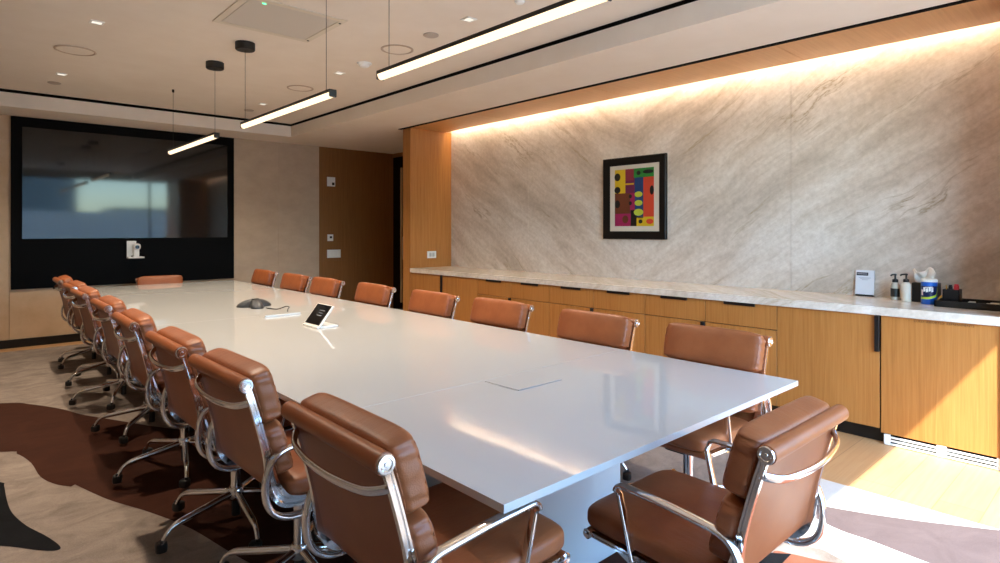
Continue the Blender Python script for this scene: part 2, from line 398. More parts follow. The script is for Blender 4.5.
d = front('door', c, 5.345, 6.05, .102, .846); pull(d, 6.02, 6.05, .35, .8475, .02)
c = thing('end_panel_cabinet', 'oak cabinet with a plain door directly against the oak column', 'cabinet', (XC+.3, 6.38, 0)); cab_body(c, 6.05, 6.718)
front('door', c, 6.05, 6.718, .102, .846)
c = thing('panelled_fridge', 'oak-fronted undercounter fridge with lettering and a white vent grille', 'fridge', (XC+.3, .91, 0)); cab_body(c, .602, 1.218, False)
d = front('door', c, .602, 1.218, .076, .846)
cu = bpy.data.curves.new('door_lettering', 'FONT'); cu.body = 'COLD  ASSORTED  REFRESHMENTS'; cu.size = .0195; cu.extrude = .0006; cu.align_x = 'CENTER'; cu.align_y = 'CENTER'
cu.materials.append(plain('lettering_brown', '#5c3616', .6))
tf = bpy.data.objects.new('door_lettering', cu); COL.objects.link(tf); bpy.context.view_layer.update()
tme = bpy.data.meshes.new_from_object(tf.evaluated_get(bpy.context.evaluated_depsgraph_get())); bpy.data.objects.remove(tf)
tx = bpy.data.objects.new('door_lettering', tme); COL.objects.link(tx); tx.parent = d
tx.matrix_basis = Matrix(((0, 0, -1, -.0012), (-1, 0, 0, -.03), (0, 1, 0, .833-.461), (0, 0, 0, 1)))
g = MB()
g.box(XC+.02, XC+.03, .602, 1.2, 0.004, .084, mi=1)
for z in (.010, .032, .054): g.box(XC+.002, XC+.016, .605, 1.19, z-.005, z+.006, .001, 1)
g.box(XC, XC+.024, 1.165, 1.2, .003, .072, .002, 1).box(XC, XC+.024, .865, .915, .003, .072, .002, 1).box(XC, XC+.024, .602, .622, .003, .072)
g.build('vent_grille', ['white_paint', 'black_gap'], c)
ct = MB().box(4.5, XS-.001, .602, 6.718, .85, .905, .003, 2).build('stone_countertop', 'counter', origin=(4.85, 3.66, .85))
tag(ct, 'pale polished quartzite countertop running the length of the oak cabinets', 'countertop')

# ------------------------------------------------------------------ framed print on the stone
pic = thing('framed_print', 'black framed colourful abstract print on the stone wall', 'picture', (XS, 3.625, 1.32))
y0, y1, z0, z1 = 3.24, 4.01, 1.32, 2.175; w = .082; xs = XS-.001
fr_ = MB(); rings = []
for a, h in ((0, 0), (0, .030), (.006, .036), (.055, .031), (w, .018), (w, 0)):
    rings.append([fr_.bm.verts.new((xs-h, yy, zz)) for yy, zz in ((y0+a, z0+a), (y1-a, z0+a), (y1-a, z1-a), (y0+a, z1-a))])
for A_, B_ in zip(rings, rings[1:]+rings[:1]):
    for i in range(4): fr_.bm.faces.new((A_[i], A_[(i+1) % 4], B_[(i+1) % 4], B_[i]))
fr_.build('frame', plain('frame_black', '#120d0b', .45, spec=.25), pic)
MB().box(xs-.014, xs-.006, y0+w-.01, y1-w+.01, z0+w-.01, z1-w+.01).build('mat_board', plain('mat_board', '#d9cdbb', .9), pic, smooth=False)
art_cols = ['#d6b21c', '#141312', '#6d2148', '#1f7a2c', '#1b3f72', '#d2452a', '#6b351d', '#9c1b52', '#b8c43a', '#8a2a3a']
art = MB(); py0, py1, pz0, pz1 = 3.385, 3.865, 1.455, 2.05
def A(u, v, lay): return (xs-.0145-.0004*lay, py1-(py1-py0)*u, pz1-(pz1-pz0)*v)
def rect(u0, v0, u1, v1, mi, lay=1): art.poly([A(u0, v0, lay), A(u1, v0, lay), A(u1, v1, lay), A(u0, v1, lay)], mi)
def oval(u, v, ru, rv, mi, lay=3): art.poly([A(u+ru*math.cos(k*PI/9), v+rv*math.sin(k*PI/9), lay) for k in range(18)], mi)
rect(0, 0, 1, 1, 2, 0); rect(0, 0, .28, .42, 0); rect(.28, 0, .5, .2, 9); rect(.28, .24, .52, .42, 2); rect(.5, 0, 1, .16, 3); rect(.52, .16, .74, .86, 4)
rect(.74, .16, 1, .84, 5); rect(0, .42, .4, .78, 6); rect(0, .78, .42, 1, 7); rect(.4, .42, .53, .72, 7); rect(.42, .72, .57, 1, 1); rect(.57, .84, 1, 1, 0)
rect(.0, .25, .5, .275, 0, 2); oval(.07, .13, .08, .07, 1); oval(.07, .36, .08, .06, 1); oval(.07, .61, .07, .07, 1); oval(.62, .08, .05, .04, 1); oval(.86, .07, .13, .035, 1)
oval(.95, .39, .05, .08, 1); oval(.62, .45, .1, .05, 8); oval(.62, .6, .1, .05, 8); oval(.62, .76, .12, .06, 8); oval(.67, .92, .05, .035, 1); oval(.9, .92, .09, .045, 5); oval(.41, .48, .04, .035, 1); oval(.41, .6, .04, .035, 1); oval(.28, .88, .08, .07, 6)
art.build('print', [plain('ink_%d' % i, c, .5) for i, c in enumerate(art_cols)], pic, smooth=False)

# ------------------------------------------------------------------ display wall
tv = thing('wall_display', 'large black wall display recessed in a black panel on the far wall', 'display', (1.78, YF, .7))
MB().box(.495, 3.068, YF-.03, YF-.001, .70, 2.785, .003, 1).build('surround', 'tv_panel', tv)
MB().box(.60, 2.972, YF-.036, YF-.029, 1.308, 2.665, .002, 1).build('screen', 'tv_screen', tv)
vc = thing('video_camera', 'small white video camera on a bracket below the display', 'camera', (1.775, YF-.03, 1.04))
yb = YF-.03
MB().box(1.69, 1.80, yb-.012, yb, 1.06, 1.27, .004).build('wall_plate', 'white_plastic', vc)
MB().box(1.685, 1.875, yb-.13, yb, 1.04, 1.062, .008, 3).build('bracket', 'white_plastic', vc)
MB().box(1.755, 1.82, yb-.10, yb-.03, 1.062, 1.16, .012, 3).lathe([(.0, -.045), (.03, -.04), (.046, -.018), (.05, .01), (.044, .034), (.025, .046), (0, .048)], (1.79, yb-.075, 1.19)).build('camera_body', 'white_plastic', vc)
MB().cyl((1.79, yb-.12, 1.19), (1.79, yb-.13, 1.19), .024).build('lens', 'glass_dark', vc)
MB().lathe([(0, 0), (.012, .002), (.012, .014), (0, .016)], (1.735, yb-.1, 1.062)).build('knob', 'dark_plastic', vc)

def plate(name, label, cat, x0, x1, z0, z1, sub):
    c = thing(name, label, cat, ((x0+x1)/2, YF-.004, z0)); MB().box(x0, x1, YF-.024, YF-.002, z0, z1, .005, 3).build('cover', 'white_plastic', c)
    for nm, (a, b, e, f, m) in sub: MB().box(a, b, YF-.028, YF-.022, e, f, .002, 2).build(nm, m, c)
    return c
plate('occupancy_sensor', 'white square sensor box high on the dark oak wall', 'sensor', 4.56, 4.70, 2.145, 2.30, [('lens', (4.64, 4.685, 2.165, 2.21, 'dark_plastic'))])
plate('thermostat', 'small white thermostat above the light switch on the oak wall', 'thermostat', 4.565, 4.665, 1.235, 1.345, [('display', (4.6, 4.64, 1.28, 1.315, 'dark_plastic'))])
plate('light_switch', 'wide white light switch plate lowest on the dark oak wall', 'switch', 4.56, 4.80, .955, 1.09, [('rocker', (a, a+.05, .985, 1.06, 'white_paint')) for a in (4.578, 4.655, 4.732)])
o = thing('wall_outlet', 'small white outlet on the oak column above the counter', 'outlet', (4.855, 6.72, 1.03))
MB().box(4.78, 4.93, 6.71, 6.7205, 1.03, 1.125, .003, 2).build('cover', 'white_plastic', o)
for a in (4.815, 4.865): MB().box(a, a+.034, 6.706, 6.712, 1.05, 1.105, .002, 2).build('socket', 'steel', o)

# ------------------------------------------------------------------ ceiling fittings
def ring_fit(name, label, cat, x, y, r, group, gray='paint'):
    c = thing(name, label, cat, (x, y, CEIL), group)
    MB().lathe([(r, 0), (r, -.006), (r-.012, -.01), (r-.02, -.004), (r-.02, 0)], (x, y, CEIL-.0005), 48).build('rim', plain('speaker_rim', '#b7a390', .7) , c)
    MB().lathe([(0, -.003), (r-.021, -.003), (r-.021, 0), (0, 0)], (x, y, CEIL-.0005), 48).build('grille', 'paint', c)
ring_fit('ceiling_speaker', 'round ceiling speaker nearest the display wall left edge', 'speaker', .775, 6.33, .155, 'round ceiling speakers')
ring_fit('ceiling_speaker', 'round ceiling speaker above the end of the nearest pendant', 'speaker', 2.83, 4.42, .14, 'round ceiling speakers')
ring_fit('ceiling_speaker', 'round ceiling speaker above the end of the middle pendant', 'speaker', 2.81, 6.34, .14, 'round ceiling speakers')
for x, y, r, l in ((2.82, 3.91, .062, 'small round sprinkler cover beside the nearest pendant'), (2.83, 7.95, .06, 'small round sprinkler cover near the ceiling corner by the oak wall'), (.78, 7.87, .06, 'small round sprinkler cover above the left end of the display')):
    c = thing('sprinkler_cover', l, 'sprinkler', (x, y, CEIL), 'sprinkler covers')
    MB().lathe([(0, -.012), (r-.01, -.012), (r, -.006), (r, 0), (0, 0)], (x, y, CEIL-.0005), 32).build('cap', plain('cap_grey', '#b5a799', .6), c)
for x, y, l in ((.79, 5.37, 'square recessed downlight nearest the camera on the display side'), (.79, 7.39, 'square recessed downlight above the display'), (2.83, 5.47, 'square recessed downlight above the middle pendant near end'), (2.82, 3.43, 'square recessed downlight above the nearest pendant'), (2.82, 7.45, 'square recessed downlight in the ceiling corner by the oak wall')):
    c = thing('recessed_downlight', l, 'light', (x, y, CEIL), 'square recessed downlights')
    b = MB(); a = .045
    for q in ((-a, a, -a, -a+.012), (-a, a, a-.012, a), (-a, -a+.012, -a+.012, a-.012), (a-.012, a, -a+.012, a-.012)): b.box(x+q[0], x+q[1], y+q[2], y+q[3], CEIL-.006, CEIL-.0005)
    b.build('trim_ring', 'white_paint', c, smooth=False)
    MB().box(x-a+.012, x+a-.012, y-a+.012, y+a-.012, CEIL-.003, CEIL-.0006).build('lens', 'downlight', c, smooth=False)
c = thing('smoke_detector', 'white domed smoke detector on the ceiling between the two pendants', 'detector', (2.84, 5.0, CEIL))
MB().lathe([(0, -.04), (.03, -.038), (.045, -.028), (.05, -.016), (.05, -.012)], (2.84, 5.0, CEIL), 32).build('sensor_head', 'white_plastic', c)
MB().lathe([(0, -.0121), (.066, -.0121), (.07, -.006), (.07, -.0005), (0, -.0005)], (2.84, 5.0, CEIL), 32).build('base_plate', 'white_plastic', c)
c = thing('small_detector', 'tiny white dome on the ceiling beyond the nearest pendant', 'detector', (2.84, 2.91, CEIL))
MB().lathe([(0, -.03), (.025, -.026), (.036, -.012), (.036, -.0005), (0, -.0005)], (2.84, 2.91, CEIL), 24).build('dome', 'white_plastic', c)
c = thing('ceiling_access_panel', 'large grey framed access panel in the ceiling near the pendants', 'panel', (1.79, 4.4, CEIL))
hx0, hx1, hy0, hy1 = 1.42, 2.17, 4.06, 4.75
b = MB(); q = .05
for (a, d, e, f) in ((hx0, hx1, hy0, hy0+q), (hx0, hx1, hy1-q, hy1), (hx0, hx0+q, hy0+q, hy1-q), (hx1-q, hx1, hy0+q, hy1-q)): b.box(a, d, e, f, CEIL-.008, CEIL-.0005, .002, 1)
b.build('frame', plain('panel_frame', '#d6cbb9', .7), c)
MB().box(hx0+q+.004, hx1-q-.004, hy0+q+.004, hy1-q-.004, CEIL-.006, CEIL-.0005).build('hatch', plain('panel_grey', '#cbc3b8', .8), c, smooth=False)
for yy in (hy1-.06, hy0+.08): MB().cyl((hx1-.025, yy, CEIL-.012), (hx1-.025, yy, CEIL-.007), .009, 12).build('latch', 'dark_plastic', c)
MB().box(1.56, 1.585, 4.125, 4.131, CEIL-.012, CEIL-.0055).build('indicator_light', 'green_led', c, smooth=False)

# pendants
PX, PZ = 1.795, 2.292
def pendant(y0, y1, label, canopy_y, cable_ys):
    c = thing('linear_pendant', label, 'pendant light', (PX, (y0+y1)/2, PZ), 'linear pendants over the table')
    h = .03
    hp = [(-.025, .006), (-.025, .026), (.025, .026), (.025, .006)]
    MB().sweep([(PX, y0+.004, PZ), (PX, y1-.004, PZ)], [(-a, b_) for a, b_ in hp], side=(1, 0, 0)).build('housing', 'dark_plastic', c, smooth=False)
    dp = [(.024*math.cos(-k*PI/10), .006+.031*math.sin(-k*PI/10)) for k in range(11)]
    MB().sweep([(PX, y0+.012, PZ), (PX, y1-.012, PZ)], dp, side=(1, 0, 0)).build('diffuser', 'lamp', c)
    for ye in (y0, y1-.012): MB().box(PX-.026, PX+.026, ye, ye+.012, PZ-.024, PZ+.0265, .007, 2).build('end_cap', 'dark_plastic', c)
    for yy in cable_ys:
        MB().cyl((PX, yy, PZ+.025), (PX, yy, CEIL-.001), .0018, 8).build('cable', 'dark_plastic', c)
        if yy == canopy_y:
            MB().lathe([(.0, -.062), (.072, -.062), (.078, -.056), (.078, -.001), (0, -.001)], (PX, yy, CEIL), 40).build('canopy', 'black', c)
        else:
            MB().lathe([(.004, -.035), (.012, -.03), (.012, -.001), (0, -.001)], (PX, yy, CEIL), 16).build('cable_grip', 'dark_plastic', c)
pendant(1.367, 2.984, 'glowing linear pendant nearest the camera, largest of the three', 1.48, (1.48, 2.887))
pendant(3.555, 5.177, 'glowing linear pendant in the middle with its black drum at the far end', 5.13, (3.652, 5.13))
pendant(5.86, 7.492, 'glowing linear pendant farthest away, in front of the display', 5.916, (5.916, 7.364))

# ------------------------------------------------------------------ conference table
TX0, TX1, TY0, TY1, TZ = .99, 2.78, 1.07, 8.40, .74
tb = thing('conference_table', 'long glossy white conference table on white block bases', 'table', (1.885, 4.735, 0))
seams = [TY0, 2.02, 4.735, 7.45, TY1]
for i, (a, b) in enumerate(zip(seams, seams[1:])):
    MB().box(TX0, TX1, a+(.0008 if i else 0), b-(.0008 if i < 3 else 0), TZ-.023, TZ, .0015, 2).build('tabletop_panel', 'lacquer', tb)
MB().box(TX0+.45, TX1-.45, TY0+.45, TY1-.45, TZ-.075, TZ-.0232).build('apron', 'black', tb, smooth=False)
for a, b in ((1.58, 2.75), (4.15, 5.32), (6.75, 7.92)): MB().box(1.6, 2.16, a, b, .007, TZ-.0752, .004, 2).build('pedestal', 'laminate', tb)
fl = MB().box(1.735, 2.005, 1.785, 2.0, TZ+.0002, TZ+.0022, .0008, 1, mat=Matrix.Translation((0, 2.0, TZ)) @ Matrix.Rotation(R(-.6), 4, 'X') @ Matrix.Translation((0, -2.0, -TZ))).box(1.735, 1.742, 1.785, 2.0, TZ+.0001, TZ+.0006, mi=1).box(2.005, 2.009, 1.785, 2.0, TZ+.0001, TZ+.0006, mi=1)
fl.build('cable_flap', ['lacquer', 'steel'], tb)
sl = MB().box(1.76, 2.04, 4.58, 4.79, TZ+.0002, TZ+.002, .0006, 1).box(1.76, 2.04, 4.60, 4.612, TZ+.0015, TZ+.016, .002, 1)
sl.box(1.775, 2.025, 4.615, 4.65, TZ+.0012, TZ+.0028, mi=1)
sl.build('cable_flap', ['lacquer', 'dark_plastic'], tb)

# room control tablet: leans back towards the stone wall, faces the left chairs
tp = thing('control_tablet', 'white wedge control tablet with a dark screen standing on the table', 'tablet', (1.88, 3.94, TZ))
ang = R(52); ux = Vector((math.cos(ang), 0, math.sin(ang))); nx = Vector((-math.sin(ang), 0, math.cos(ang)))
mt = Matrix((( ux.x, 0, nx.x, 1.825), (0, 1, 0, 3.945), (ux.z, 0, nx.z, TZ+.012), (0, 0, 0, 1)))
MB().box(0, .175, -.118, .118, -.014, 0, .004, 2, mat=mt).build('casing', 'white_plastic', tp)
MB().box(.012, .168, -.108, .108, 0.0001, .0015, mat=mt).build('screen', 'glass_dark', tp, smooth=False)
sg = MB()
for k, (a, b, l) in enumerate(((.12, -.02, .08), (.10, -.02, .06), (.08, -.02, .07))): sg.box(a, a+.006, b-l/2, b+l/2, .0015, .0019, mat=mt)
sg.build('screen_text', plain('screen_glyphs', '#7b8086', .5), tp, smooth=False)
MB().box(1.815, 1.97, 3.83, 4.06, TZ+.0005, TZ+.014, .004, 2).build('foot', 'white_plastic', tp)
# conference phone
ph = thing('conference_phone', 'low dark grey three-armed conference phone on the table', 'phone', (1.94, 5.3, TZ))
pm = bmesh.new(); rings = []
N = 48
for j, (s_, z_) in enumerate(((1, .001), (1.0, .010), (.93, .026), (.76, .046), (.52, .063), (.26, .071), (.001, .073))):
    ring = []
    for i in range(N):
        a = 2*PI*i/N; rad = .105+.055*math.cos(3*(a-.35))*min(1, s_+.1)
        ring.append(pm.verts.new((1.94+rad*s_*math.cos(a), 5.3+rad*s_*math.sin(a), TZ+z_)))
    rings.append(ring)
for A_, B_ in zip(rings, rings[1:]):
    for i in range(N): pm.faces.new((A_[i], A_[(i+1) % N], B_[(i+1) % N], B_[i]))
pm.faces.new(rings[0][::-1])
x = MB(); x.bm.free(); x.bm = pm; x.build('body', plain('phone_grey', '#3a3b3d', .45), ph, ang=60)
MB().lathe([(0, 0), (.03, 0), (.03, .006), (0, .007)], (1.94, 5.3, TZ+.069), 32).build('keypad', 'dark_plastic', ph)
pcab = MB().tube(smooth([(1.975, 5.14, TZ+.006), (1.98, 5.08, TZ+.005), (2.02, 5.0, TZ+.006), (2.06, 4.93, TZ+.03), (2.05, 4.84, TZ+.035), (2.03, 4.82, TZ+.024), (2.02, 4.80, TZ+.005)]), .004, 8).build('phone_cable', 'dark_plastic', origin=(2.02, 4.80, TZ+.001))

tag(pcab, 'thin black cable from the conference phone to the table hatch', 'cable')

# ------------------------------------------------------------------ things on the counter
CZ = .9052
s = thing('sign_holder', 'white printed card in a small stand leaning by the stone wall', 'sign', (5.16, 1.50, CZ))
mt = Matrix.Translation((5.163, 1.50, CZ+.012)) @ Matrix.Rotation(R(7), 4, 'Y')
MB().box(-.004, .004, -.064, .064, 0, .188, .001, 1, mat=mt).build('card', plain('card_white', '#dcdde2', .6), s)
MB().box(-.012, .03, -.06, .06, -.0105, .001, .002, 1, mat=mt).build('stand', 'dark_plastic', s)
MB().box(-.0052, -.0041, -.022, .058, .146, .170, mat=mt).build('header_tab', plain('tab_navy', '#2a2f3a', .6), s, smooth=False)
b = MB()
for k, (l, z_) in enumerate(((.085, .128), (.065, .12), (.04, .112))): b.box(-.005, -.0041, -l/2, l/2, z_, z_+.0035, mat=mt)
b.box(-.0056, -.0052, -.015, .052, .156, .161, mat=mt)
b.build('text_lines', plain('line_grey', '#a9abb5', .6), s, smooth=False)

def pump(name, label, x, y, prof, bodymat, labelmat, lz, noz):
    c = thing(name, label, 'bottle', (x, y, CZ), 'pump bottles on the counter')
    MB().lathe(prof, (x, y, CZ), 32).build('bottle', bodymat, c)
    r = max(p[0] for p in prof); top = prof[-1][1]
    if labelmat: MB().lathe([(r+.0006, lz[0]), (r+.0012, lz[0]), (r+.0012, lz[1]), (r+.0006, lz[1])], (x, y, CZ), 32).build('label', labelmat, c)
    MB().lathe([(0, top-.001), (.019, top-.001), (.019, top+.018), (.012, top+.022), (.006, top+.026), (.006, top+.05), (0, top+.05)], (x, y, CZ), 20).tube(smooth([(x, y, CZ+top+.048), (x-.005*noz[0], y-.005*noz[1], CZ+top+.055), (x+.035*noz[0], y+.035*noz[1], CZ+top+.052), (x+.05*noz[0], y+.05*noz[1], CZ+top+.044)]), .006, 10).build('pump', 'dark_plastic', c)
t = NT('clear_bottle'); t.bsdf(**{'Base Color': rgb('#d8cfc0'), 'Roughness': .12, 'Transmission Weight': .3, 'IOR': 1.3}); M['clear'] = t.m
pump('soap_bottle', 'clear pump bottle with a black label on the stone counter', 5.05, 1.268, [(0, 0), (.025, 0), (.028, .004), (.028, .105), (.024, .118), (.016, .124), (.016, .13)], 'clear', 'dark_plastic', (.025, .085), (-.3, .5))
MB_l = None
pump('lotion_bottle', 'cream pump bottle with a black pump beside the clear one', 5.0, 1.188, [(0, 0), (.025, 0), (.029, .004), (.029, .118), (.026, .128), (.017, .134), (.017, .138)], plain('cream_plastic', '#e4d8c6', .4), None, None, (-.2, .7))
tbx = thing('tissue_box', 'black cube tissue box behind the blue wipes tub', 'tissue box', (5.0875, 1.0875, CZ))
MB().box(5.02, 5.155, 1.015, 1.16, CZ, CZ+.135, .003, 1).build('box', 'dark_plastic', tbx)
tm = bmesh.new(); g = {}
for i in range(13):
    for j in range(9):
        u = i/12-.5; v_ = j/8
        wv = .016*math.sin(u*7+v_*3)+.010*math.sin(u*15-v_*5)
        pk = .035*math.exp(-((u+.22)/.16)**2)+.02*math.exp(-((u-.42)/.1)**2)
        g[i, j] = tm.verts.new((5.0875+wv*(.5+v_)-.02*v_, 1.0975+u*(.085+.05*v_)+.006*math.sin(v_*6), CZ+.126+v_*(.086+pk)))
for i in range(12):
    for j in range(8): tm.faces.new((g[i, j], g[i+1, j], g[i+1, j+1], g[i, j+1]))
x = MB(); x.bm.free(); x.bm = tm
o = x.build('tissue', 'tissue', tbx, ang=80); sm_ = o.modifiers.new('thick', 'SOLIDIFY'); sm_.thickness = .006
w_ = thing('wipes_tub', 'blue cylindrical wipes tub with a white lid on the counter', 'tub', (4.95, 1.045, CZ))
wx, wy, wr_ = 4.95, 1.042, .047
MB().lathe([(0, 0), (wr_-.003, 0), (wr_, .004), (wr_, .15), (wr_-.003, .152), (0, .152)], (wx, wy, CZ), 40).build('tub', plain('tub_blue', '#1b62c4', .3), w_)
MB().lathe([(0, .1525), (wr_+.001, .1525), (wr_+.002, .157), (wr_+.001, .168), (wr_-.008, .174), (0, .175)], (wx, wy, CZ), 40).build('lid', 'white_plastic', w_)
def wrap(name, mat, pts, lift):
    # label area wrapped on the tub: pts are (angle fraction, height) of a filled outline
    b = MB(); n = 14; lo_, hi_ = pts
    f0, f1 = lo_[0][0], lo_[-1][0]
    def ev(l, a):
        for (p, q) in zip(l, l[1:]):
            if p[0] <= a <= q[0]: return p[1]+(q[1]-p[1])*(a-p[0])/(q[0]-p[0])
        return l[-1][1]
    base = math.atan2(0-wy, 0-wx)
    V = []
    for k in range(n+1):
        a = f0+(f1-f0)*k/n; th = base+a; r = wr_+lift
        V.append((b.bm.verts.new((wx+r*math.cos(th), wy+r*math.sin(th), CZ+ev(lo_, a))), b.bm.verts.new((wx+r*math.cos(th), wy+r*math.sin(th), CZ+ev(hi_, a)))))
    for p, q in zip(V, V[1:]): b.bm.faces.new((p[0], q[0], q[1], p[1]))
    return b.build(name, mat, w_, ang=80)
wrap('label', plain('tub_navy', '#11224f', .35), ([(-1.3, .045), (1.3, .06)], [(-1.3, .125), (1.3, .125)]), .0006)
wrap('label_swoosh', plain('tub_lime', '#b7cf3a', .35), ([(-1.3, .034), (0, .036), (.9, .052), (1.35, .1)], [(-1.3, .046), (0, .052), (.9, .068), (1.35, .125)]), .0010)
for (a0, a1, z0_, z1_, sk) in ((-.75, -.45, .085, .115, .004), (-.4, -.12, .082, .108, .004), (-.06, .2, .088, .118, .004), (.24, .5, .084, .114, .004), (-.5, .4, .113, .119, .003)):
    wrap('label_mark', 'white_plastic', ([(a0, z0_), (a1, z0_+sk)], [(a0, z1_), (a1, z1_+sk)]), .0014)
wrap('label_mark', plain('tub_pink', '#e8cfd0', .4), ([(-1.1, .062), (-.8, .06)], [(-1.1, .1), (-.8, .098)]), .0014)
tr = thing('desk_tray', 'long low black tray at the near end of the counter', 'tray', (4.87, .79, CZ))
b = MB(); tx0, tx1, ty0, ty1, th = 4.81, 5.08, .612, .985, .042
b.box(tx0, tx1, ty0, ty1, CZ, CZ+.006).box(tx0, tx0+.008, ty0, ty1, CZ, CZ+th).box(tx1-.008, tx1, ty0, ty1, CZ, CZ+th).box(tx0, tx1, ty0, ty0+.008, CZ, CZ+th).box(tx0, tx1, ty1-.008, ty1, CZ, CZ+th)
b.build('tray', 'dark_plastic', tr, smooth=False)
for k, (x_, y_, w2, d2, h2) in enumerate(((4.90, .80, .05, .035, .035), (4.90, .70, .06, .06, .028), (5.0, .69, .04, .06, .026))):
    o = MB().box(x_-w2/2, x_+w2/2, y_-d2/2, y_+d2/2, CZ+.0065, CZ+.0065+h2, .004, 2).build('sugar_packet_stack' if k else 'creamer_cup', 'white_paint', origin=(x_, y_, CZ+.0065))
    tag(o, ('small white cup lying in the black tray by the pen cup', 'pale flat packet stack in the tray, nearest the counter front', 'pale flat packet stack in the tray, nearest the stone wall')[k], 'cup' if k == 0 else 'packets')
pc = thing('pen_cup', 'square black pen cup standing in the tray', 'pen cup', (4.93, .90, CZ+.0065))
b = MB(); a0, a1, c0, c1 = 4.89, 4.98, .865, .955
for q in ((a0, a0+.004, c0, c1), (a1-.004, a1, c0, c1), (a0, a1, c0, c0+.004), (a0, a1, c1-.004, c1)): b.box(q[0], q[1], q[2], q[3], CZ+.0065, CZ+.112)
b.box(a0, a1, c0, c1, CZ+.0065, CZ+.012); b.build('cup', 'dark_plastic', pc, smooth=False)
for (x_, y_, dx, dy, h2, r_, m, nm, l) in ((4.915, .886, 0, -.002, .148, .015, 'red', 'marker', 'thick red marker in the black pen cup'), (4.935, .917, .0, .003, .14, .012, 'dark_plastic', 'marker', 'thick black marker in the pen cup beside the red one'), (4.95, .942, .0, .004, .135, .004, 'yellow', 'pencil', 'thin yellow pencil leaning in the black pen cup')):
    o = MB().cyl((x_, y_, CZ+.013), (x_+dx, y_+dy, CZ+h2-.01), r_, 16).cyl((x_+dx, y_+dy, CZ+h2-.0102), (x_+dx*1.1, y_+dy*1.1, CZ+h2), r_*.8, 16).build(nm, m, origin=(x_, y_, CZ+.013)); tag(o, l, nm)
o = MB().tube([(4.835, .968, CZ+.0475), (4.90, .962, CZ+.066)], .005, 10).build('pen', 'yellow', origin=(4.835, .968, CZ+.0475)); tag(o, 'slim yellow pen resting across the tray corner by the tub', 'pen')

